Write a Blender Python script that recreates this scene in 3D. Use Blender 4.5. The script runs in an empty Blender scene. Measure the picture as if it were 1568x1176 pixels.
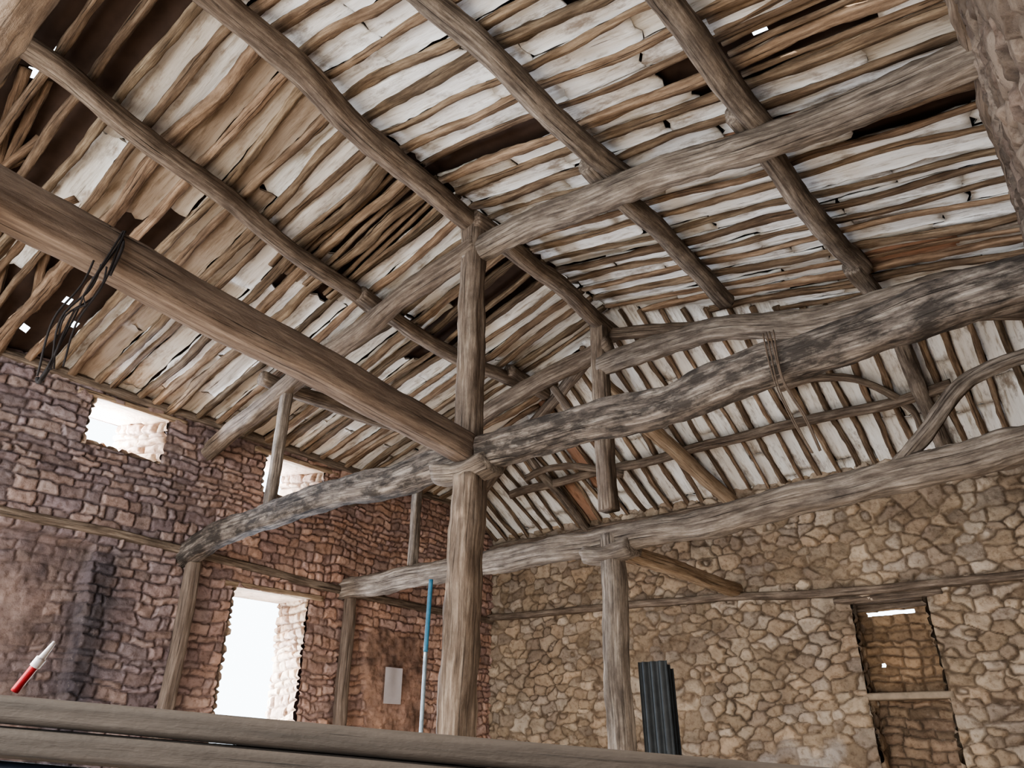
import bpy, math, random
import numpy as np
from mathutils import Vector, noise
E = 1.6           # eye height; helper heights below are relative to it
SC = bpy.context.scene
def P(x, y, z): return Vector((x, y, z + E))
XL, XR, YB, YN, XC = -9.23, 0.28, 10.9, -3.4, -4.4
Y0 = .22
def zR(x): return 5.35 - .19 * (x - XC)
def zL(x): return 5.35 - .28 * (XC - x)
def zH(y): return 5.30 - .56 * (y - 7.7)

# ------------------------------------------------------------------ materials
def newmat(name):
    m = bpy.data.materials.new(name); m.use_nodes = True
    nt = m.node_tree; nt.nodes.clear()
    o = nt.nodes.new('ShaderNodeOutputMaterial'); b = nt.nodes.new('ShaderNodeBsdfPrincipled')
    nt.links.new(b.outputs[0], o.inputs[0]); b.inputs['Roughness'].default_value = .85
    b.inputs['Specular IOR Level'].default_value = .25
    return m, nt, b
def ramp(nt, fac, stops):
    r = nt.nodes.new('ShaderNodeValToRGB'); nt.links.new(fac, r.inputs[0])
    el = r.color_ramp.elements
    while len(el) < len(stops): el.new(.5)
    for e, (p, c) in zip(el, stops):
        e.position = p; e.color = (*c, 1) if len(c) == 3 else c
    return r.outputs[0]
def noi(nt, vec, scale, detail=5, rough=.6, mapscale=None):
    if mapscale:
        mp = nt.nodes.new('ShaderNodeMapping'); mp.inputs['Scale'].default_value = mapscale
        nt.links.new(vec, mp.inputs[0]); vec = mp.outputs[0]
    n = nt.nodes.new('ShaderNodeTexNoise'); n.inputs['Scale'].default_value = scale
    n.inputs['Detail'].default_value = detail; n.inputs['Roughness'].default_value = rough
    nt.links.new(vec, n.inputs['Vector']); return n.outputs[0]
def mix(nt, a, b, fac, mode='MIX'):
    m = nt.nodes.new('ShaderNodeMix'); m.data_type = 'RGBA'; m.blend_type = mode
    for i, v in ((6, a), (7, b)):
        if isinstance(v, tuple): m.inputs[i].default_value = (*v, 1)
        else: nt.links.new(v, m.inputs[i])
    if isinstance(fac, (int, float)): m.inputs[0].default_value = fac
    else: nt.links.new(fac, m.inputs[0])
    return m.outputs[2]
def bump(nt, b, h, s, d, prev=None):
    n = nt.nodes.new('ShaderNodeBump'); n.inputs['Strength'].default_value = s; n.inputs['Distance'].default_value = d
    nt.links.new(h, n.inputs['Height'])
    if prev: nt.links.new(prev, n.inputs['Normal'])
    nt.links.new(n.outputs[0], b.inputs['Normal']); return n.outputs[0]
def attr(nt, name):
    a = nt.nodes.new('ShaderNodeAttribute'); a.attribute_name = name; return a
def wood(name, dark, mid, light, tint=False, patch=.5, rough=.85, pr=(.40, .68), ps=(7, 7, 3.0), bm=1.0):
    m, nt, b = newmat(name)
    g = attr(nt, 'grain').outputs['Vector']
    n1 = noi(nt, g, 1, 7, .65, (34, 34, 2.2))
    c = ramp(nt, n1, [(.28, dark), (.5, mid), (.74, light)])
    n2 = noi(nt, g, 1, 6, .68, ps)
    pm = ramp(nt, n2, [(pr[0], (0, 0, 0)), (pr[1], (patch,) * 3)])
    c = mix(nt, c, tuple(v * .6 for v in dark), pm)
    n3 = noi(nt, g, 1, 5, .7, (60, 60, .9))
    cr = ramp(nt, n3, [(.33, (1, 1, 1)), (.40, (0, 0, 0))])
    c = mix(nt, c, tuple(v * .25 for v in dark), cr)
    if tint:
        c = mix(nt, c, attr(nt, 'Col').outputs['Color'], 1.0, 'MULTIPLY')
    nt.links.new(c, b.inputs['Base Color']); b.inputs['Roughness'].default_value = rough
    p = bump(nt, b, n1, .7 * bm, .014)
    p = bump(nt, b, n2, .7 * bm, .03, p)
    inv = ramp(nt, n3, [(.33, (0, 0, 0)), (.42, (1, 1, 1))])
    bump(nt, b, inv, .7 * bm, .012, p)
    return m
W_OLD = wood('weathered_oak', (.062, .042, .029), (.18, .132, .097), (.37, .295, .225), patch=.6)
W_GREY = wood('grey_oak', (.07, .052, .040), (.215, .17, .133), (.44, .37, .30), patch=.7)
W_CHAR = wood('charred_oak', (.048, .038, .031), (.165, .132, .108), (.40, .345, .29), patch=.9, pr=(.40, .58), ps=(11, 11, 4))
W_HEWN = wood('sawn_beam_wood', (.08, .054, .039), (.17, .125, .095), (.29, .22, .17), patch=.3)
W_PALE = wood('pale_lintel_wood', (.16, .10, .06), (.33, .235, .155), (.50, .39, .28), patch=.3)
W_POLE = wood('split_pole_wood', (.07, .042, .025), (.215, .148, .097), (.43, .325, .225), tint=True)
W_RAIL = wood('handrail_wood', (.024, .019, .015), (.038, .030, .024), (.052, .041, .033), patch=.08, bm=.35)

def board_mat():
    m, nt, b = newmat('limewashed_roof_boards')
    g = attr(nt, 'grain').outputs['Vector']; col = attr(nt, 'Col').outputs['Color']
    n1 = noi(nt, g, 1, 6, .65, (22, 22, 2.5))
    st = ramp(nt, n1, [(.30, (.48, .42, .35)), (.46, (.90, .88, .86)), (.7, (1, 1, 1))])
    c = mix(nt, col, st, 1.0, 'MULTIPLY')
    n2 = noi(nt, g, 1, 6, .7, (6, 6, 2.2))
    c = mix(nt, c, (.19, .13, .085), ramp(nt, n2, [(.53, (0, 0, 0)), (.67, (.75, .75, .75))]))
    n3 = noi(nt, g, 1, 5, .7, (40, 40, 1.0))
    c = mix(nt, c, (.05, .035, .02), ramp(nt, n3, [(.30, (1, 1, 1)), (.35, (0, 0, 0))]))
    nt.links.new(c, b.inputs['Base Color']); b.inputs['Roughness'].default_value = .9
    bump(nt, b, n1, .7, .015); return m
M_BOARD = board_mat()

def stone_mat(name):
    m, nt, b = newmat(name)
    tc = nt.nodes.new('ShaderNodeTexCoord').outputs['Object']
    n1 = noi(nt, tc, 14, 8, .7); n2 = noi(nt, tc, 55, 5, .6); n0 = noi(nt, tc, 1.3, 4, .6)
    c = mix(nt, attr(nt, 'Col').outputs['Color'], ramp(nt, n1, [(.32, (.55, .50, .46)), (.5, (.95, .95, .95)), (.72, (1.0, 1.0, 1.0))]), 1.0, 'MULTIPLY')
    c = mix(nt, c, (.52, .44, .36), ramp(nt, n1, [(.6, (0, 0, 0)), (.78, (.45, .45, .45))]))
    c = mix(nt, c, ramp(nt, n0, [(.35, (.78, .76, .77)), (.62, (1, 1, 1))]), 1.0, 'MULTIPLY')
    nt.links.new(c, b.inputs['Base Color']); b.inputs['Roughness'].default_value = .95
    p = bump(nt, b, n1, .8, .025); bump(nt, b, n2, .4, .006, p); return m
M_STONE = stone_mat('rubble_stone')
def plain(name, c, rough=.6, metal=0, ns=20, amt=.35):
    m, nt, b = newmat(name); tc = nt.nodes.new('ShaderNodeTexCoord').outputs['Object']
    n = noi(nt, tc, ns, 5)
    nt.links.new(mix(nt, c, tuple(v * .5 for v in c), ramp(nt, n, [(.4, (0, 0, 0)), (.75, (amt * 2,) * 3)])), b.inputs['Base Color'])
    b.inputs['Roughness'].default_value = rough; b.inputs['Metallic'].default_value = metal
    bump(nt, b, n, .15, .005); return m
M_TILE = plain('terracotta_tile', (.06, .036, .025), .9, ns=6)
M_DIRT = plain('packed_earth', (.36, .29, .22), .95, ns=3)
M_STEEL = plain('dark_blue_steel', (.012, .016, .026), .5, .3)
M_SHEET = plain('galvanised_sheet', (.05, .052, .052), .6, .2, ns=8)
M_WIRE = plain('rusty_wire', (.03, .025, .024), .7, .3)
M_CORD = plain('old_cord', (.10, .07, .05), .9)
M_BLUE = plain('blue_paint', (.05, .16, .24), .45)
M_ALU = plain('pale_metal', (.25, .29, .31), .4, .3)
M_PAPER = plain('paper_sheet', (.46, .41, .40), .9, ns=4, amt=.15)
M_RED = plain('red_plastic', (.4, .03, .035), .35)
M_WHITE = plain('white_plastic', (.6, .56, .56), .4)
M_PLAST = plain('lime_plaster', (.30, .23, .165), .95, ns=8)

# ------------------------------------------------------------------ mesh builder
class MB:
    def __init__(s): s.v = []; s.f = []; s.g = []; s.c = []
    def add(s, verts, faces, grain, col=(1, 1, 1)):
        o = len(s.v); s.v += verts; s.f += [tuple(i + o for i in f) for f in faces]
        s.g += grain; s.c += [(*col, 1)] * len(verts)
    def make(s, name, mat, smooth=True, parent=None):
        me = bpy.data.meshes.new(name); me.from_pydata([tuple(v) for v in s.v], [], s.f)
        a = me.attributes.new('grain', 'FLOAT_VECTOR', 'POINT')
        a.data.foreach_set('vector', np.array([tuple(x) for x in s.g], 'f').ravel())
        c = me.attributes.new('Col', 'FLOAT_COLOR', 'POINT')
        c.data.foreach_set('color', np.array(s.c, 'f').ravel())
        me.polygons.foreach_set('use_smooth', [smooth] * len(me.polygons)); me.materials.append(mat)
        ob = bpy.data.objects.new(name, me); SC.collection.objects.link(ob)
        if parent: ob.parent = parent
        return ob
def resample(pts, step):
    pts = [Vector(p) for p in pts]
    if len(pts) == 2: dense = [pts[0].lerp(pts[1], i / 40) for i in range(41)]
    else:
        ext = [2 * pts[0] - pts[1]] + pts + [2 * pts[-1] - pts[-2]]; dense = []
        for i in range(1, len(ext) - 2):
            p0, p1, p2, p3 = ext[i - 1:i + 3]
            for k in range(20):
                t = k / 20
                dense.append(.5 * ((2 * p1) + (p2 - p0) * t + (2 * p0 - 5 * p1 + 4 * p2 - p3) * t * t + (3 * p1 - p0 - 3 * p2 + p3) * t ** 3))
        dense.append(pts[-1])
    d = [0]
    for a, b in zip(dense, dense[1:]): d.append(d[-1] + (b - a).length)
    L = d[-1]; n = max(2, int(L / step)); out = []; j = 0
    for i in range(n + 1):
        s = L * i / n
        while j < len(d) - 2 and d[j + 1] < s: j += 1
        t = (s - d[j]) / max(1e-9, d[j + 1] - d[j]); out.append((dense[j].lerp(dense[j + 1], t), s))
    return out
def sweep(B, pts, w, h, seed=0, sq=3.0, n=16, step=.05, rough=.10, wob=.02, taper=1.0, col=(1, 1, 1)):
    rs = resample(pts, step); N = len(rs); V = []; G = []; F = []
    so = Vector((seed * 3.7 % 50, seed * 1.9 % 50, seed * 7.3 % 90)); L = rs[-1][1]
    for i, (p, s) in enumerate(rs):
        t = (rs[min(i + 1, N - 1)][0] - rs[max(i - 1, 0)][0]).normalized()
        up = Vector((0, 0, 1)) if abs(t.z) < .8 else Vector((0, 1, 0))
        sd = t.cross(up).normalized(); up = sd.cross(t)
        k = 1 + (taper - 1) * s / L
        off = sd * noise.noise(Vector((s * .9, seed, 0))) * wob * 2 + up * noise.noise(Vector((s * .9, seed, 9))) * wob * 2
        for a in range(n):
            th = 2 * math.pi * (a + .5) / n; c, q = math.cos(th), math.sin(th)
            r = (abs(c) ** sq + abs(q) ** sq) ** (-1 / sq)
            nn = noise.noise(Vector((c * 1.3, q * 1.3, s * 2.2)) + so) * rough * 1.5 + noise.noise(Vector((c * 4, q * 4, s * 7)) + so) * rough * .9
            r *= (1 + nn) * k
            V.append(p + off + sd * (c * r * w / 2) + up * (q * r * h / 2))
            G.append(Vector((c * w / 2, q * h / 2, s)) + so)
    for i in range(N - 1):
        for a in range(n):
            b = (a + 1) % n; F.append((i * n + a, i * n + b, (i + 1) * n + b, (i + 1) * n + a))
    F.append(tuple(range(n))[::-1]); F.append(tuple((N - 1) * n + a for a in range(n)))
    B.add(V, F, G, col)
seedc = [0]
def beam(name, pts, w, h, mat=None, parent=None, **k):
    seedc[0] += 1; B = MB(); k.setdefault('n', 24); sweep(B, pts, w, h, seed=seedc[0] * 1.37, **k)
    return B.make(name, mat or W_OLD, parent=parent)
def empty(name, loc=(0, 0, 0)):
    e = bpy.data.objects.new(name, None); SC.collection.objects.link(e); e.location = (0, 0, 0); return e

# ------------------------------------------------------------------ stone walls
def h2(i, j, s):
    x = np.sin(i * 127.1 + j * 311.7 + s * 74.7) * 43758.5453; return x - np.floor(x)
def vn(x, y, s=0):
    i = np.floor(x); j = np.floor(y); fx = x - i; fy = y - j
    fx = fx * fx * (3 - 2 * fx); fy = fy * fy * (3 - 2 * fy)
    return (h2(i, j, s) * (1 - fx) + h2(i + 1, j, s) * fx) * (1 - fy) + (h2(i, j + 1, s) * (1 - fx) + h2(i + 1, j + 1, s) * fx) * fy - .5
def ss(x): x = np.clip(x, 0, 1); return x * x * (3 - 2 * x)
def rubble(A, Z, seed, cw=.235, ch=.15, jx=.95, jz=.85, pw=3.8):
    A2 = A + vn(A * 7, Z * 7, 3) * .06 + vn(A * 19, Z * 19, 13) * .026; Z2 = Z + vn(A * 7, Z * 7, 4) * .045 + vn(A * 19, Z * 19, 14) * .02 + vn(A * .8, Z * .8, 8) * .2
    gi = np.floor(A2 / cw); gj = np.floor(Z2 / ch)
    F1 = np.full(A.shape, 9.); F2 = np.full(A.shape, 9.); I = np.zeros(A.shape); J = np.zeros(A.shape)
    DX = np.zeros(A.shape); DZ = np.zeros(A.shape)
    for di in (-2, -1, 0, 1, 2):
        for dj in (-2, -1, 0, 1, 2):
            ci = gi + di; cj = gj + dj
            px = ci + .5 * (cj % 2) + .25 + (h2(ci, cj, seed) - .5) * jx; pz = cj + .5 + (h2(ci, cj, seed + 5) - .5) * jz
            wt = .62 + .85 * h2(ci, cj, seed + 9)
            dx = A2 / cw - px; dz = Z2 / ch - pz
            d = (np.abs(dx) ** pw + np.abs(dz) ** pw) ** (1 / pw) * wt
            c1 = d < F1; c2 = (~c1) & (d < F2)
            F2 = np.where(c1, F1, np.where(c2, d, F2)); F1 = np.where(c1, d, F1)
            I = np.where(c1, ci, I); J = np.where(c1, cj, J); DX = np.where(c1, dx, DX); DZ = np.where(c1, dz, DZ)
    return (F2 - F1) * 1.25, I, J, DX, DZ
def coursed(A, Z, seed):
    rng = random.Random(seed); A2 = A + vn(A * 9, Z * 9, 3) * .05 + vn(A * 22, Z * 22, 4) * .02
    Z2 = Z + vn(A * 1.1, Z * .5, 7) * .14 + vn(A * 4, Z * 2, 9) * .06 + vn(A * 10, Z * 10, 5) * .035 + vn(A * 25, Z * 25, 6) * .014
    zb = [-.5]
    while zb[-1] < 8: zb.append(zb[-1] + rng.uniform(.07, .155))
    zb = np.array(zb); R = np.clip(np.searchsorted(zb, Z2) - 1, 0, len(zb) - 2)
    I = np.zeros(A.shape); e = np.zeros(A.shape); DX = np.zeros(A.shape); DZ = np.zeros(A.shape)
    for r in np.unique(R):
        ab = [-12 + rng.random() * .3]
        while ab[-1] < 16: ab.append(ab[-1] + rng.choice([.11, .16, .2, .26, .34]) * rng.uniform(.8, 1.25))
        ab = np.array(ab); m = R == r; a = A2[m]; c = np.clip(np.searchsorted(ab, a) - 1, 0, len(ab) - 2)
        d = np.minimum(np.minimum(a - ab[c], ab[c + 1] - a), np.minimum(Z2[m] - zb[r], zb[r + 1] - Z2[m]))
        e[m] = d / .08; I[m] = c; DX[m] = (a - (ab[c] + ab[c + 1]) / 2) / .3; DZ[m] = (Z2[m] - (zb[r] + zb[r + 1]) / 2) / .12
    return e, I, R.astype(float), DX, DZ
def stone_object(name, sheets, parent=None):
    VV = []; FF = []; CC = []; off = 0
    for (o, ax, az, nr, a0, a1, z0, z1, res, style, mask, pal, seed, zone) in sheets:
        na = max(2, int((a1 - a0) / res) + 1); nz = max(2, int((z1 - z0) / res) + 1)
        A, Z = np.meshgrid(np.linspace(a0, a1, na), np.linspace(z0, z1, nz), indexing='ij')
        if style == 'flat': e = np.ones(A.shape); I = J = DX = DZ = np.zeros(A.shape)
        elif style == 'rubble': e, I, J, DX, DZ = rubble(A, Z, seed)
        else: e, I, J, DX, DZ = coursed(A, Z, seed)
        r1 = h2(I, J, 11); r2 = h2(I, J, 12); r3 = h2(I, J, 13); r4 = h2(I, J, 14)
        H = ss(e / .34) * (.022 + .036 * r1) + ((r2 - .5) * DX * .045 + (r3 - .5) * DZ * .045) * ss(e / .4) + vn(A * 18, Z * 18, 2) * .018 + vn(A * 40, Z * 40, 6) * .007 + vn(A * .9, Z * .9, 6) * .05
        pc = np.array(pal[0]); idx = (r4 * .999 * len(pc)).astype(int)
        C = pc[idx] * (.80 + .38 * r1)[..., None]
        C = C * (1 + .35 * vn(A * 2, Z * 2, 21) + .3 * vn(A * 11, Z * 11, 22))[..., None]
        ml = np.clip(.5 + 1.1 * vn(A * 1.5, Z * 1.5, 27), 0, 1)[..., None]
        mcol = np.array(pal[1]) * (1 - ml) + np.array(pal[2]) * ml
        mt = (1 - ss(e / .20))[..., None]; C = C * (1 - mt) + mcol * mt
        if zone is not None: H, C = zone(A, Z, H, C)
        o = np.array(o, float); ax_ = np.array(ax, float); az_ = np.array(az, float); nr_ = np.array(nr, float)
        if style == 'flat': H = H * 0
        V = o + A[..., None] * ax_ + Z[..., None] * az_ + H[..., None] * nr_
        ii, jj = np.meshgrid(np.arange(na - 1), np.arange(nz - 1), indexing='ij')
        Ac = (A[:-1, :-1] + A[1:, 1:]) / 2; Zc = (Z[:-1, :-1] + Z[1:, 1:]) / 2
        keep = mask(Ac, Zc) if mask is not None else np.ones(Ac.shape, bool)
        b = (ii * nz + jj)[keep] + off; FF.append(np.stack([b, b + nz, b + nz + 1, b + 1], 1))
        VV.append(V.reshape(-1, 3)); CC.append(np.concatenate([C.reshape(-1, 3), np.ones((C.size // 3, 1))], 1)); off += na * nz
    V = np.concatenate(VV); F = np.concatenate(FF); C = np.clip(np.concatenate(CC), .005, 1)
    me = bpy.data.meshes.new(name); me.vertices.add(len(V)); me.vertices.foreach_set('co', V.astype('f').ravel())
    me.loops.add(F.size); me.loops.foreach_set('vertex_index', F.astype('i').ravel())
    me.polygons.add(len(F)); me.polygons.foreach_set('loop_start', np.arange(0, F.size, 4, dtype='i'))
    me.update(calc_edges=True); me.polygons.foreach_set('use_smooth', np.ones(len(F), bool))
    c = me.attributes.new('Col', 'FLOAT_COLOR', 'POINT'); c.data.foreach_set('color', C.astype('f').ravel())
    me.materials.append(M_STONE); me.validate()
    ob = bpy.data.objects.new(name, me); SC.collection.objects.link(ob)
    if parent: ob.parent = parent
    return ob
PAL_L = ([(.28, .205, .185), (.25, .19, .185), (.32, .24, .21), (.27, .21, .20), (.31, .22, .185)], (.08, .057, .055), (.17, .125, .115))
PAL_B = ([(.40, .30, .205), (.35, .26, .175), (.45, .35, .25), (.33, .25, .18), (.42, .31, .21), (.39, .31, .235), (.48, .385, .29)], (.085, .058, .038), (.24, .17, .11))
WT = .65
SPL = (.34, .30, 0)   # splay of each far jamb
winL = [(3.22, 4.22, 3.26 + E, 3.86 + E), (5.7, 6.8, 3.25 + E, 3.84 + E), (5.52, 6.78, -.7 + E, 1.9 + E)]
def mkmaskL(sp):
    def f(A, Z):
        zr = Z - E
        k = (zr < zL(XL) + .12) & (zr < zH(A) + .12)
        for (a0, a1, z0, z1), s in zip(winL, SPL): k &= ~((A > a0) & (A < a1 - s * sp) & (Z > z0) & (Z < z1))
        return k
    return f
def zoneL(A, Z, H, C):
    zr = Z - E; w = vn(A * 3, Z * 3, 31) * .25
    p1 = ss((3.75 + w * .4 - A) / .06) * ss((2.16 + w * .2 - zr) / .06)
    p2 = ss((A - 7.9 + w) / .1) * ss((9.25 + w - A) / .1) * ss((1.7 + w - zr) / .1)
    p = np.clip(p1 * (.75 + 1.5 * vn(A * 2.2, Z * 2.2, 39)).clip(0, 1) + p2, 0, 1) * .85
    H = H * (1 - p) + (.05 + vn(A * 5, Z * 5, 33) * .05 + vn(A * 15, Z * 15, 34) * .025) * p - .16 * p1
    C = C * (1 - p[..., None]) + np.array((.20, .142, .118)) * (1 + 1.1 * vn(A * 4, Z * 4, 35) + .8 * vn(A * 12, Z * 12, 36))[..., None] * p[..., None]
    d = (np.exp(-((A - 3.85) / .26) ** 2) * ss((2.3 - zr) / .5) * .8)[..., None]   # shade of the recess corner, painted into the wall colour
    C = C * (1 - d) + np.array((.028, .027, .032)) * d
    wm = ss((A - 4.2) / 2.0)[..., None]; C = C * (1 + wm * np.array((.62, .42, .22)))
    return H, C
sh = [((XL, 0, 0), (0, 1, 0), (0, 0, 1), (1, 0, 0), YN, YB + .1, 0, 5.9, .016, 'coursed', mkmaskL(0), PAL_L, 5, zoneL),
      ((XL - WT, 0, 0), (0, 1, 0), (0, 0, 1), (-1, 0, 0), YN, YB + .7, 0, 5.9, .05, 'flat', mkmaskL(1), PAL_L, 5, None)]
PAL_R = ([(.46, .32, .22), (.52, .38, .26), (.40, .28, .20)], (.14, .09, .06), (.28, .19, .13))
for (a0, a1, z0, z1), sp in zip(winL, SPL):
    k = sp / WT
    sh.append(((0, a1 - k * XL, 0), (1, k, 0), (0, 0, 1), (0, -1, 0), XL - WT, XL + .03, z0, z1, .014, 'coursed', None, PAL_R, 6, None))
    sh.append(((0, a0, 0), (1, 0, 0), (0, 0, 1), (0, 1, 0), XL - WT, XL + .03, z0, z1, .03, 'coursed', None, PAL_R, 7, None))
    sh.append(((0, 0, z0), (1, 0, 0), (0, 1, 0), (0, 0, 1), XL - WT, XL + .03, a0, a1, .03, 'rubble', None, PAL_R, 8, None))
    sh.append(((0, 0, z1), (1, 0, 0), (0, 1, 0), (0, 0, -1), XL - WT, XL + .03, a0, a1, .05, 'flat', None, PAL_R, 8, None))
stone_object('wall_left', sh)
dB = (-2.87, -1.93, 0, 1.72 + E)
def maskB(A, Z): return (Z - E < zH(YB) + .10) & ~((A > dB[0]) & (A < dB[1]) & (Z < dB[3]))
def zoneB(A, Z, H, C):
    zr = Z - E; w = vn(A * 3, Z * 3, 51) * .5
    p = (ss((.05 + w - zr) / .2) * ss((w * 2 + .6 - np.abs(A + 3.8)) / .2) * .6)
    H = H * (1 - p) + .045 * p; C = C * (1 - p[..., None]) + np.array((.48, .43, .38)) * p[..., None]
    return H, C
sh = [((0, YB, 0), (1, 0, 0), (0, 0, 1), (0, -1, 0), XL - .05, XR + .05, 0, 5.4, .014, 'rubble', maskB, PAL_B, 3, zoneB),
      ((0, YB + .65, 0), (1, 0, 0), (0, 0, 1), (0, 1, 0), XL - .7, XR + .7, 0, 5.4, .08, 'flat', maskB, PAL_B, 5, None)]
for xx, s in ((dB[0], 1), (dB[1], -1)):
    sh.append(((xx, 0, 0), (0, 1, 0), (0, 0, 1), (s, 0, 0), YB - .03, YB + .65, 0, dB[3], .025, 'rubble', None, PAL_B, 9, None))
stone_object('wall_back', sh)
def maskR(A, Z): return (Z - E < zR(XR) + .12) & (Z - E < zH(A) + .12)
PAL_G = ([(.15, .11, .085), (.20, .155, .12), (.12, .09, .068)], (.035, .025, .02), (.08, .06, .047))
stone_object('wall_right', [((XR, 0, 0), (0, 1, 0), (0, 0, 1), (-1, 0, 0), YN, YB + .1, 0, 6.3, .025, 'rubble', maskR, PAL_G, 13, None),
                            ((XR + WT, 0, 0), (0, 1, 0), (0, 0, 1), (1, 0, 0), YN, YB + .7, 0, 6.3, .1, 'flat', maskR, PAL_G, 13, None)])
# floor
B = MB(); nx, ny = 60, 90
V = []; F = []
for i in range(nx + 1):
    for j in range(ny + 1):
        x = XL - .7 + (XR - XL + 1.4) * i / nx; y = YN - 1 + (YB - YN + 2) * j / ny
        V.append(Vector((x, y, noise.noise(Vector((x, y, 0))) * .015)))
for i in range(nx):
    for j in range(ny): a = i * (ny + 1) + j; F.append((a, a + ny + 1, a + ny + 2, a + 1))
B.add(V, F, V); B.make('floor', M_DIRT)

# ------------------------------------------------------------------ trusses
def truss(y, tie, rl, rr, matT, struts=(), mr=None):
    beam('tie_beam', [P(*p) for p in tie], .25, .30, matT, sq=3.2, rough=.13, wob=.04)
    beam('principal_rafter', [P(*p) for p in rl], .21, .25, W_OLD, sq=2.6, wob=.04)
    beam('principal_rafter', [P(*p) for p in rr], .22, .30, W_GREY, sq=2.5, wob=.04, rough=.14)
    for (x, z0, z1) in struts: beam('roof_strut', [P(x, y, z0), P(x + .03, y, z1)], .13, .13, W_GREY, sq=4, wob=.015)
truss(Y0, [(XL, Y0, 2.3), (XC, Y0, 2.35), (XR, Y0, 2.4)],
      [(-4.3, Y0, 4.78), (-6.5, Y0, 4.32), (XL - .1, Y0, 3.6)], [(-4.4, Y0, 4.75), (-2.5, Y0, 4.55), (XR + .1, Y0, 4.2)], W_OLD)
truss(4.8, [(XL - .1, 4.85, 2.16), (-8.3, 4.8, 2.36), (-6.5, 4.8, 2.40), (-4.4, 4.8, 2.40), (-2.8, 4.8, 2.38), (-1.4, 4.8, 2.38), (XR + .1, 4.8, 2.53)],
      [(-4.3, 4.8, 4.78), (-5.6, 4.8, 4.55), (-7.0, 4.8, 4.18), (XL - .1, 4.8, 3.6)],
      [(-4.45, 4.8, 4.70), (-3.6, 4.8, 4.74), (-2.7, 4.8, 4.60), (-1.2, 4.8, 4.38), (XR + .1, 4.8, 4.24)], W_CHAR, [(-7.5, 2.45, 4.0)])
truss(7.4, [(XL - .1, 7.4, 2.12), (-6.8, 7.4, 2.14), (-4.4, 7.4, 2.14), (-2.5, 7.4, 2.20), (XR + .1, 7.4, 2.36)],
      [(-4.3, 7.4, 4.75), (-6.3, 7.4, 4.28), (XL - .1, 7.4, 3.5)],
      [(-4.45, 7.4, 4.42), (-3.2, 7.4, 4.40), (-1.7, 7.4, 4.12), (XR + .1, 7.4, 3.9)], W_GREY, [(-7.75, 2.25, 3.85)])
for y, xo, w, hd, mt in ((Y0, -4.4, .26, .3, W_OLD), (4.8, -4.37, .24, .3, W_OLD), (7.4, -4.45, .22, .27, W_GREY)):
    beam('timber_post', [P(xo - .06, y, -E), P(xo - .02, y, .5), P(xo + .03, y, 2.2)], w + .03, w + .05, mt, sq=3.2, rough=.1, wob=.02)
    beam('king_post', [P(xo, y, 2.5), P(xo, y, 4.2), P(xo, y, 5.05)], w, w * .9, W_OLD, sq=4, wob=.015)
    beam('post_capital', [P(xo - .32, y - .02, 2.28 if y < 7 else 2.02), P(xo, y - .02, 2.22 if y < 7 else 1.98), P(xo + .30, y - .02, 2.26 if y < 7 else 2.02)], .34, .2, W_GREY, sq=2.4, rough=.22)
beam('longitudinal_beam', [P(-4.05, Y0 - .1, 2.64), P(-4.2, 2.5, 2.56), P(-4.34, 4.72, 2.46)], .24, .27, W_HEWN, sq=6, rough=.04, wob=.015)
beam('longitudinal_beam', [P(-4.35, 7.5, 2.02), P(-4.4, 9.2, 2.05), P(-4.42, YB + .1, 2.06)], .18, .19, W_PALE, sq=4, wob=.015)
beam('ridge_beam', [P(-4.2, YN, 5.12), P(-4.1, 1.4, 5.12), P(-4.3, 3, 5.14), P(-4.38, 4.8, 5.1)], .23, .23, sq=2.4, wob=.03)
beam('ridge_beam', [P(-4.30, 4.7, 5.08), P(-4.32, 6.1, 5.08), P(-4.42, 7.8, 5.06)], .21, .21, sq=2.4, wob=.03)
def pz(f, x, d=.155): return f(x) - d
for pts in ([(-5.5, YN), (-5.45, .6), (-5.75, 2.5), (-6.1, 4.95)], [(-5.95, 4.6), (-6.05, 6), (-6.0, 7.6)], [(-7.1, YN), (-7.15, 1), (-7.25, 5)], [(-7.8, 4.6), (-7.7, 7.55)],
            [(-5.9, 7.3), (-5.95, 8.2)], [(-7.7, 7.3), (-7.7, 9.0)]):
    beam('purlin', [P(x, y, pz(zL, x)) for x, y in pts], .19, .18, sq=2.5, wob=.035)
for pts in ([(-2.75, YN), (-2.78, 1.6), (-2.66, 3.2), (-2.62, 5.0)], [(-2.78, 4.6), (-2.72, 6), (-2.75, 7.6)], [(-1.3, YN), (-1.32, 2.8), (-1.2, 5.0)],
            [(-1.35, 4.6), (-1.28, 6), (-1.22, 7.6)]):
    beam('purlin', [P(x, y, pz(zR, x)) for x, y in pts], .20, .20, W_GREY, sq=2.5, wob=.04)
# hip timbers
beam('hip_purlin', [P(-7.9, 9.83, 3.97), P(-4.4, 9.83, 4.0), P(-.9, 9.83, 3.98)], .14, .14, wob=.04, sq=2.2)
beam('hip_rafter', [P(-4.9, 8.1, 4.62), P(-4.3, 10.95, 3.38)], .20, .20, W_PALE, sq=3.5, wob=.01)
beam('hip_rafter', [P(-1.25, 7.4, 4.62), P(-1.2, 8.6, 4.45), P(-1.24, 9.6, 4.1), P(-1.25, 10.9, 3.4)], .19, .19, W_GREY, sq=2.6)
beam('hip_rafter', [P(-4.4, 7.6, 4.98), P(-7, 8.9, 4.45), P(-9.1, 9.98, 3.85)], .16, .16)
beam('hip_rafter', [P(-4.4, 7.6, 4.98), P(-2, 8.4, 4.7), P(.2, 9.15, 4.28)], .16, .16)
beam('hip_rafter', [P(-7.0, 8.9, zH(8.9) - .16), P(-7.0, 10.9, zH(10.9) - .16)], .13, .13, W_GREY, sq=2.6, wob=.03)
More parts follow.
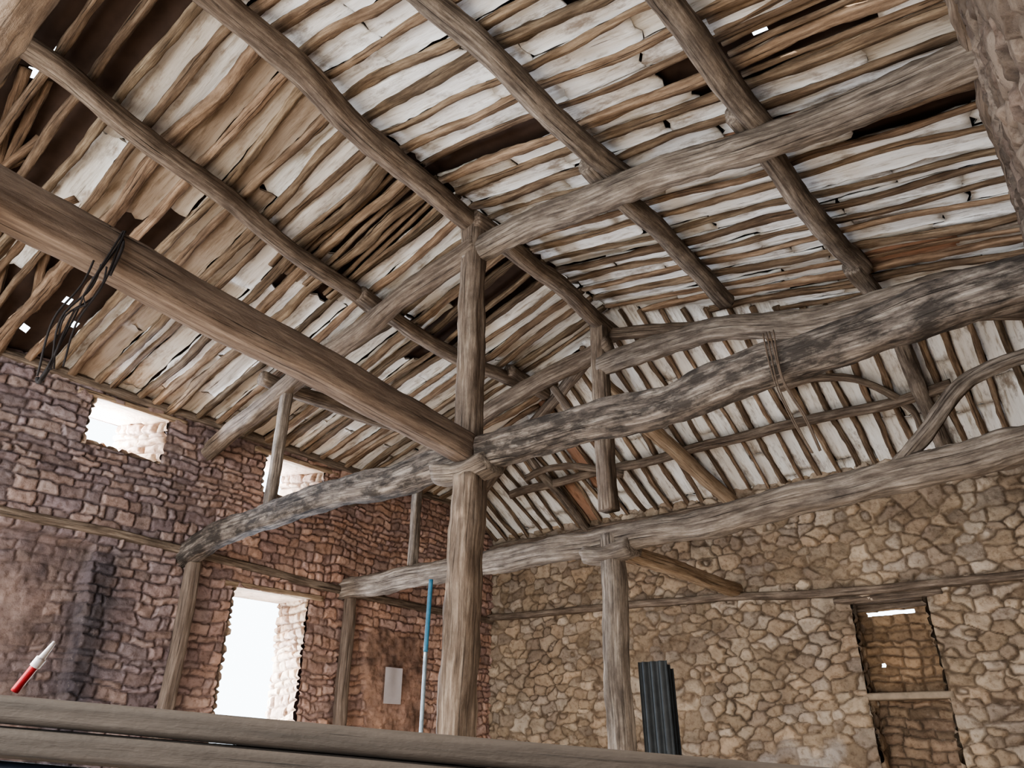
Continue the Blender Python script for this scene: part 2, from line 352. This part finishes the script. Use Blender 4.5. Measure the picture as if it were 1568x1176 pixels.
beam('curved_brace', [P(-2.8, 9.25, 4.30), P(-2.3, 9.3, 4.32), P(-1.8, 9.5, 4.22), P(-1.45, 9.95, 3.93), P(-1.42, 10.3, 3.65)], .09, .10, wob=.03, sq=2, rough=.2)
beam('curved_brace', [P(-7.2, 9.4, 4.0), P(-6.8, 9.4, 4.04), P(-6.2, 9.5, 3.98), P(-5.6, 9.8, 3.84)], .10, .11, wob=.03, sq=2, rough=.2)
beam('curved_brace', [P(-1.32, 7.38, 2.32), P(-.95, 7.38, 2.66), P(-.60, 7.38, 2.98), P(-.2, 7.38, 3.08), P(.35, 7.38, 3.10)], .12, .14, W_GREY, wob=.03, sq=2.2, rough=.2)
beam('curved_brace', [P(-5.2, 7.4, 4.35), P(-4.95, 7.38, 3.95), P(-4.6, 7.38, 3.45)], .1, .1, wob=.01)
# wall timbers
beam('wall_plate', [P(XL - .1, YB - .06, 2.1), P(-5, YB - .06, 2.0), P(-2.8, YB - .06, 1.86), P(XR, YB - .06, 1.82)], .14, .11, W_OLD, sq=5, wob=.01)
beam('wall_plate', [P(XL + .02, YN, 2.28), P(XL + .02, 2.6, 2.28), P(XL + .02, 4.8, 2.24), P(XL + .02, 7.4, 2.1), P(XL + .02, YB, 2.05)], .12, .11, W_OLD, sq=5, wob=.01)
beam('wall_post', [P(XL + .12, 4.85, -E), P(XL + .12, 4.85, 2.12)], .17, .17, W_HEWN, sq=4)
beam('wall_post', [P(XL + .12, 7.45, -E), P(XL + .12, 7.45, 2.08)], .16, .17, W_HEWN, sq=4)
for i, (a0, a1, z0, z1) in enumerate(winL):
    e = empty('window_%d' % (i + 1))
    beam('lintel', [Vector((XL - .02, a0 - .18, z1 + .03)), Vector((XL - .02, a1 + .22, z1 + .04))], .16, .08, W_PALE, parent=e, sq=5, rough=.05, wob=.005)
    beam('outer_lintel', [Vector((XL - .4, a0 - .1, z1 + .05)), Vector((XL - .4, a1 + .1, z1 + .06))], .45, .09, W_OLD, parent=e, sq=6, rough=.04, wob=.005)
beam('wall_plate', [P(XL, YN, 4.02), P(XL, 9.7, 4.02)], .2, .12, W_OLD, sq=4)
beam('wall_plate', [P(XR + .06, YN, 4.34), P(XR + .03, 3, 4.32), P(XR + .05, 8.8, 4.32)], .22, .22, W_OLD, sq=2.6, rough=.22, wob=.03)
beam('wall_plate', [P(XL, YB - .02, 3.38), P(XR, YB - .02, 3.36)], .18, .12, W_OLD, sq=4)

# ------------------------------------------------------------------ roof covering
rnd = random.Random(4)
PB = MB(); BB = MB(); PITCH = .27
def hx_R(y): return XC + (max(0, .05 + .56 * (y - 7.7))) / .19 if y > 7.6 else XC
def hx_L(y): return XC - (max(0, .05 + .56 * (y - 7.7))) / .28 if y > 7.6 else XC
def missing(side, x, y):
    if side == 'L':
        if y < 1.6 and x < -4.9: return .92
        if 3.65 < y < 4.55 and x > -6.3: return .96
        if 5.3 < y < 6.5 and x > -5.8: return .6
        if 1.6 < y < 2.6 and x < -7.4: return .9
    if side == 'R':
        if 3.7 < y < 4.6 and x > -1.1: return .85
    return .015
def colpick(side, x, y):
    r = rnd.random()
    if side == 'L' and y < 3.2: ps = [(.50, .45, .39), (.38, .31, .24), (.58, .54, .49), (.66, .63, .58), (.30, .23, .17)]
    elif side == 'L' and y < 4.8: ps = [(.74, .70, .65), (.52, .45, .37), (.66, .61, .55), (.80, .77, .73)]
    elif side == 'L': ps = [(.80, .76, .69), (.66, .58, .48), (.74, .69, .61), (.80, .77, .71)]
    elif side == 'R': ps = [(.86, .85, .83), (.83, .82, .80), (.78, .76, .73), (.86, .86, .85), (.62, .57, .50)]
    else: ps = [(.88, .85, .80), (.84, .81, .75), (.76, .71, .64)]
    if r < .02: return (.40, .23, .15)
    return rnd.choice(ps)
def board(p0, p1, wdir, width, col):
    L = (p1 - p0).length; nl = max(3, int(L / .08)); nw = 4; sd = rnd.random() * 90
    t = (p1 - p0).normalized(); nrm = wdir.cross(t).normalized()
    if nrm.z < 0: nrm = -nrm
    roll = rnd.uniform(-.07, .07); V = []; G = []; F = []
    for lay in (0, 1):
        for i in range(nl + 1):
            s = L * i / nl; c = p0 + t * s
            wl = width / 2 * (1 + .22 * noise.noise(Vector((s * 3, sd, 0))) + .14 * noise.noise(Vector((s * 11, sd, 0)))); wr = width / 2 * (1 + .22 * noise.noise(Vector((s * 3, sd, 7))) + .14 * noise.noise(Vector((s * 11, sd, 7))))
            for j in range(nw + 1):
                q = -wl + (wl + wr) * j / nw
                hh = noise.noise(Vector((s * 2.5, q * 9, sd))) * .025 + q * roll + .02 * noise.noise(Vector((s * .8, sd, 3)))
                en = 0
                if i in (0, nl): en = noise.noise(Vector((j * 1.7, sd, 5))) * .06
                V.append(c + t * en + wdir * q + nrm * (hh + lay * .025)); G.append(Vector((q, lay * .02, s)) + Vector((sd, sd * .7, sd * 1.3)))
    m = (nl + 1) * (nw + 1)
    for i in range(nl):
        for j in range(nw):
            a = i * (nw + 1) + j; F.append((a, a + 1, a + nw + 2, a + nw + 1)); F.append((a + m, a + m + nw + 1, a + m + nw + 2, a + m + 1))
        for j in (0, nw):
            a = i * (nw + 1) + j; F.append((a, a + nw + 1, a + nw + 1 + m, a + m))
    for i in (0, nl):
        for j in range(nw): a = i * (nw + 1) + j; F.append((a, a + 1, a + 1 + m, a + m))
    BB.add(V, F, G, col)
def pole(p0, p1, r):
    k = rnd.uniform(.6, 1.2); w = rnd.uniform(.97, 1.06)
    mid = p0.lerp(p1, .5) + Vector((rnd.uniform(-.03, .03), rnd.uniform(-.03, .03), -.01))
    dz = Vector((0, 0, .015))
    sweep(PB, [p0 + dz, mid + dz, p1 + dz], r * 2.0, r * 1.3, seed=rnd.random() * 80, sq=2.8, n=12, step=.06, rough=.36, wob=.028, taper=rnd.choice([.8, 1.15, 1]), col=(k * w, k, k * .98))
def strip(side, fixed, s0, s1, zf, axis):
    s = s0; sg = 1 if s1 > s0 else -1
    while abs(s1 - s) > .1:
        L = min(abs(s1 - s), rnd.uniform(.7, 1.9) if side != 'L' else rnd.uniform(1.2, 2.8)); e = s + sg * L; m = (s + e) / 2
        if axis == 'x':
            if rnd.random() > missing(side, m, fixed):
                ly = rnd.uniform(-.01, .015)
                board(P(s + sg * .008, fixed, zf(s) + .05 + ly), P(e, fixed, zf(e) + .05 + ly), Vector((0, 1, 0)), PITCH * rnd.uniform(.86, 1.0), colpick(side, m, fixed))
        else:
            board(P(fixed, s, zf(s) + .05), P(fixed, e, zf(e) + .05), Vector((1, 0, 0)), PITCH * rnd.uniform(.90, 1.03), colpick('H', fixed, m))
        s = e
y = YN + .1
while y < 10.0:
    j = rnd.uniform(-.03, .03)
    x0 = hx_R(y)
    if x0 < XR - .2:
        pole(P(x0, y + j, zR(x0)), P(XR + .3, y + j + rnd.uniform(-.07, .07), zR(XR + .3)), rnd.uniform(.030, .052)); strip('R', y + PITCH / 2, x0, XR + .35, zR, 'x')
    x0 = hx_L(y)
    if x0 > XL + .2:
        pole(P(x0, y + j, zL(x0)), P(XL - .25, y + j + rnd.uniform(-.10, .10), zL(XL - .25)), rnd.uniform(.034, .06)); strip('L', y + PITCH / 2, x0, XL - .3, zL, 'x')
    y += PITCH
def hy(x): return 7.7 + ((.19 * (x - XC) if x > XC else .28 * (XC - x)) - .05) / .56
x = XL + .1
while x < XR:
    y0 = max(7.62, hy(x)); pole(P(x, y0, zH(y0)), P(x + rnd.uniform(-.04, .04), YB + .3, zH(YB + .3)), rnd.uniform(.028, .042)); strip('H', x + PITCH / 2, y0 - .06, YB + .35, zH, 'y')
    x += PITCH
PB.make('roof_poles', W_POLE); BB.make('roof_boards', M_BOARD)
XB = MB()
for i in range(16):
    yy = rnd.uniform(0, 1.8); xx = rnd.uniform(-8.0, -5.2); L = rnd.uniform(.6, 1.4)
    if xx - L < XL + .2: L = xx - XL - .2
    if L < .3: continue
    sweep(XB, [P(xx, yy, zL(xx) + .06), P(xx - L, yy + rnd.uniform(-.4, .4), zL(xx - L) + .04)], .09, .04, seed=i * 3.1, n=8, step=.08, rough=.3, col=(.7, .65, .62))
for i in range(9):
    yy = 3.65 + i * .11; sweep(XB, [P(-4.5, yy, zL(-4.5) + .03), P(-6.4, yy + rnd.uniform(-.14, .14), zL(-6.4) + .02)], .06, .04, seed=i * 2.3, n=8, step=.08, rough=.3, col=(1, 1, 1))
for i in range(8):
    yy = 3.7 + i * .12; sweep(XB, [P(-1.2, yy, zR(-1.2) + .05), P(.2, yy + rnd.uniform(-.2, .2), zR(.2) + .04)], .05, .04, seed=i * 5.3, n=7, step=.08, rough=.3)
XB.make('broken_laths', W_POLE)
# tiles
T = MB()
def tiles(xs, ys, zf, dead):
    V = []; F = []; ny = len(ys)
    for i, x in enumerate(xs):
        for j, yy in enumerate(ys): V.append(P(x, yy, zf(x, yy) + .13 + .035 * abs(math.sin((yy if zf is not zh2 else x) * 14))))
    for i in range(len(xs) - 1):
        for j in range(ny - 1):
            if dead((xs[i] + xs[i + 1]) / 2, (ys[j] + ys[j + 1]) / 2): continue
            a = i * ny + j; F.append((a, a + ny, a + ny + 1, a + 1))
    T.add(V, F, V)
def zh2(x, y): return zH(y)
rt = random.Random(9)
ysr = [YN - .2 + .075 * i for i in range(int((YB + .6 - YN) / .075))]
def deadR(x, y): return y > 7.7 and zR(x) > zH(y) + .05 or (3.8 < y < 4.6 and x > -1.0 and rt.random() < .025)
def deadL(x, y):
    if y > 7.7 and zL(x) > zH(y) + .05: return True
    if y < 1.9 and x < -5.4: return rt.random() < .018
    if y < 2.8 and x < -8.2: return rt.random() < .04
    return False
tiles([XC + (XR + .8 - XC) * i / 50 for i in range(51)], ysr, lambda x, y: zR(x), deadR)
tiles([XC + (XL - .62 - XC) * i / 52 for i in range(53)], ysr, lambda x, y: zL(x), deadL)
tiles([XL - .6 + .075 * i for i in range(145)], [7.55 + .1 * i for i in range(41)], zh2, lambda x, y: zH(y) > (zR(x) if x > XC else zL(x)) + .06)
T.make('roof_tiles', M_TILE)

# ------------------------------------------------------------------ walled-up window in the back wall
e = empty('window_4')
x0, x1 = dB[0], dB[1]
def slab(pts, w, h, mat, nm, **k): return beam(nm, pts, w, h, mat, parent=e, sq=8, rough=.03, wob=.003, **k)
yy = YB + .26
def maskI(A, Z): return ~((Z > 1.555 + E) & (Z < 1.61 + E) & (A > x0 + .12) & (A < x1 - .22)) & ~((np.abs(A + 2.66) < .02) & (np.abs(Z - E - .93) < .025))
PAL_I = ([(.30, .20, .12), (.26, .17, .10), (.34, .23, .14)], (.10, .065, .04), (.22, .15, .095))
stone_object('infill', [((0, yy, 0), (1, 0, 0), (0, 0, 1), (0, -1, 0), x0 - .02, x1 + .02, .55 + E, 1.74 + E, .012, 'coursed', maskI, PAL_I, 4, None)], e)
PAL_J = ([(.26, .18, .12), (.22, .155, .10), (.30, .21, .14)], (.07, .048, .032), (.18, .12, .08))
stone_object('niche_infill', [((0, yy + .12, 0), (1, 0, 0), (0, 0, 1), (0, -1, 0), x0 - .02, x1 + .02, 0, .55 + E, .015, 'coursed', None, PAL_J, 14, None)], e)
slab([P(x0 - .05, yy - .14, .55), P(x1 + .05, yy - .14, .55)], .3, .09, M_PLAST, 'sill')
slab([P(x0, yy - .03, 1.67), P(x1, yy - .03, 1.68)], .08, .09, W_OLD, 'head_rail')
beam('lintel', [P(x0 - .2, YB + .25, 1.76), P(x1 + .2, YB + .25, 1.76)], .6, .1, W_OLD, parent=e, sq=8, rough=.03)

# ------------------------------------------------------------------ small objects
e = empty('wooden_railing')
D = Vector((1.067, .926, -.112)); O = P(-1.72, .58, .09); pr = Vector((.655, -.755, 0))
a, b = -.75, 1.72
for nm, dz, w, h, mt, o in (('top_plank', -.028, .13, .048, W_RAIL, 0), ('lower_plank', -.082, .11, .050, W_RAIL, .012), ('steel_rail', -.150, .07, .075, M_STEEL, -.01)):
    beam(nm, [O + D * a + Vector((0, 0, dz)) + pr * o, O + D * b + Vector((0, 0, dz)) + pr * o], w, h, mt, parent=e, sq=9, rough=.015, wob=.002)
for k in (-.6, .5, 1.6):
    q = O + D * k; beam('leg', [Vector((q.x, q.y, 0)), q + Vector((0, 0, -.18))], .09, .09, W_RAIL, parent=e, sq=6, rough=.03, wob=.002)
e = empty('red_handled_tool')
q = O + D * .02 + Vector((0, 0, .004))
d = (P(-1.651, .63, .183) - q).normalized()
beam('handle', [q + d * .0, q + d * .03, q + d * .055], .014, .016, M_RED, parent=e, sq=2, n=12, step=.006, rough=.02, wob=0)
beam('ferrule', [q + d * .052, q + d * .062, q + d * .07], .018, .02, M_WHITE, parent=e, sq=2, n=12, step=.004, rough=.02, wob=0)
beam('tip', [q + d * .066, q + d * .085, q + d * .105], .012, .015, M_WHITE, parent=e, sq=2, n=12, step=.006, rough=.02, wob=0, taper=.5)
e = empty('blue_pole')
beam('lower_tube', [P(-6.05, 6.02, -E), P(-5.99, 5.99, .9)], .042, .042, M_ALU, parent=e, sq=2, rough=0, wob=0)
beam('upper_tube', [P(-5.99, 5.99, .9), P(-5.95, 5.98, 1.66)], .05, .05, M_BLUE, parent=e, sq=2, rough=0, wob=0)
beam('foot', [P(-6.05, 6.02, -E), P(-6.05, 6.02, -E + .03)], .3, .3, M_ALU, parent=e, sq=6, rough=0, wob=0, step=.01)
B = MB()
for k in range(3):
    V = []; F = []; xx = -4.36 + k * .02; n = 60; H = 2.42 - k * .04
    for zz in range(2):
        for i in range(n + 1):
            s = i / n * .36; V.append(Vector((xx + s, 7.72 + k * .03 + .02 * math.sin(s * 62) - zz * .05, zz * H)))
    for i in range(n): F.append((i, i + 1, n + 2 + i, n + 1 + i))
    B.add(V, F, V)
B.make('corrugated_sheets', M_SHEET)
B = MB(); V = []; F = []
for i in range(9):
    for j in range(9): V.append(Vector((XL + .10 + .012 * math.sin(i * .8) * j / 8, 8.28 + i * .045, .56 + E + j * .065)))
for i in range(8):
    for j in range(8): F.append((i * 9 + j, i * 9 + 9 + j, i * 9 + 10 + j, i * 9 + j + 1))
B.add(V, F, V); B.make('paper_notice', M_PAPER)
e = empty('hanging_wires')
for i in range(6):
    s = rnd.uniform(-.05, .05); t = rnd.uniform(-.06, .06)
    beam('wire_%d' % i, [P(-4.0 + s * .3, 1.28 + s, 2.72), P(-4.02 + s, 1.25 + t, 2.35), P(-4.13 + t, 1.2 + s, 2.1), P(-4.2 + s, 1.22 + t, 1.82 + t)], .012, .012, M_WIRE, parent=e, sq=2, n=6, step=.04, rough=.1, wob=.02)
beam('hook', [P(-4.2, 1.22, 1.86), P(-4.24, 1.2, 1.76), P(-4.28, 1.2, 1.80)], .025, .025, M_WIRE, parent=e, sq=2, n=8, step=.02)
beam('rope_loop', [P(-4.2, 1.3, 2.45), P(-4.22, 1.31, 2.62), P(-4.1, 1.33, 2.74), P(-3.97, 1.33, 2.62), P(-3.98, 1.31, 2.4)], .016, .016, M_WIRE, parent=e, sq=2, n=6, step=.04, wob=0)
e = empty('hanging_cord')
for i in range(4):
    s = rnd.uniform(-.035, .035)
    beam('strand_%d' % i, [P(-1.42 + s, 4.63, 2.6), P(-1.4 + s, 4.62, 2.2), P(-1.32 + s * 1.5, 4.62, 1.9), P(-1.25 + s, 4.62, 1.66)], .011, .011, M_CORD, parent=e, sq=2, n=6, step=.04, rough=.2, wob=.025)

# ------------------------------------------------------------------ light
w = bpy.data.worlds.new('sky'); SC.world = w; w.use_nodes = True
bg = w.node_tree.nodes['Background']; bg.inputs[0].default_value = (.82, .91, 1, 1); bg.inputs[1].default_value = 6.0
def light(kind, name, loc, energy, col, **k):
    l = bpy.data.lights.new(name, kind); l.energy = energy; l.color = col
    for a_, v in k.items(): setattr(l, a_, v)
    o = bpy.data.objects.new(name, l); o.location = loc; SC.collection.objects.link(o); return o
s = light('SUN', 'sun', (0, 0, 12), 14, (1, .94, .85), angle=.01)
s.rotation_euler = Vector((.42, .70, -.55)).to_track_quat('-Z', 'Y').to_euler()
a = light('AREA', 'open_end_daylight', (-4.4, -3.0, 2.2), 370, (1, .98, .95), shape='RECTANGLE', size=8, size_y=3)
a.rotation_euler = Vector((0, 1, .35)).to_track_quat('-Z', 'Z').to_euler()
for (a0, a1, z0, z1), sp, en in zip(winL, SPL, (260, 110, 480)):
    a1 -= sp
    a = light('AREA', 'window_daylight', (XL - WT - .03, (a0 + a1) / 2, (z0 + z1) / 2), en, (.70, .82, 1), shape='RECTANGLE', size=a1 - a0, size_y=z1 - z0)
    a.rotation_euler = Vector((1, 0, 0)).to_track_quat('-Z', 'Z').to_euler()
for i, (x, y, en) in enumerate(((-3, 2.5, 84), (-6.5, 3.2, 55), (-2.2, 7.6, 115), (-6.8, 7.6, 72))):
    light('POINT', 'fill_lamp', (x, y, .7), en, (1, .955, .90) if i != 1 else (.86, .89, 1), shadow_soft_size=.4)  # unseen fill lights added low down to brighten roof and walls
SC.view_settings.exposure = .12
try: SC.view_settings.look = 'AgX - Medium High Contrast'
except Exception: pass

cam = bpy.data.cameras.new('camera'); co = bpy.data.objects.new('camera', cam); SC.collection.objects.link(co)
co.location = (0, 0, E); co.rotation_euler = (math.radians(116), 0, math.radians(38.7))
cam.sensor_width = 36; cam.lens = 26.0; cam.clip_start = .02
SC.camera = co
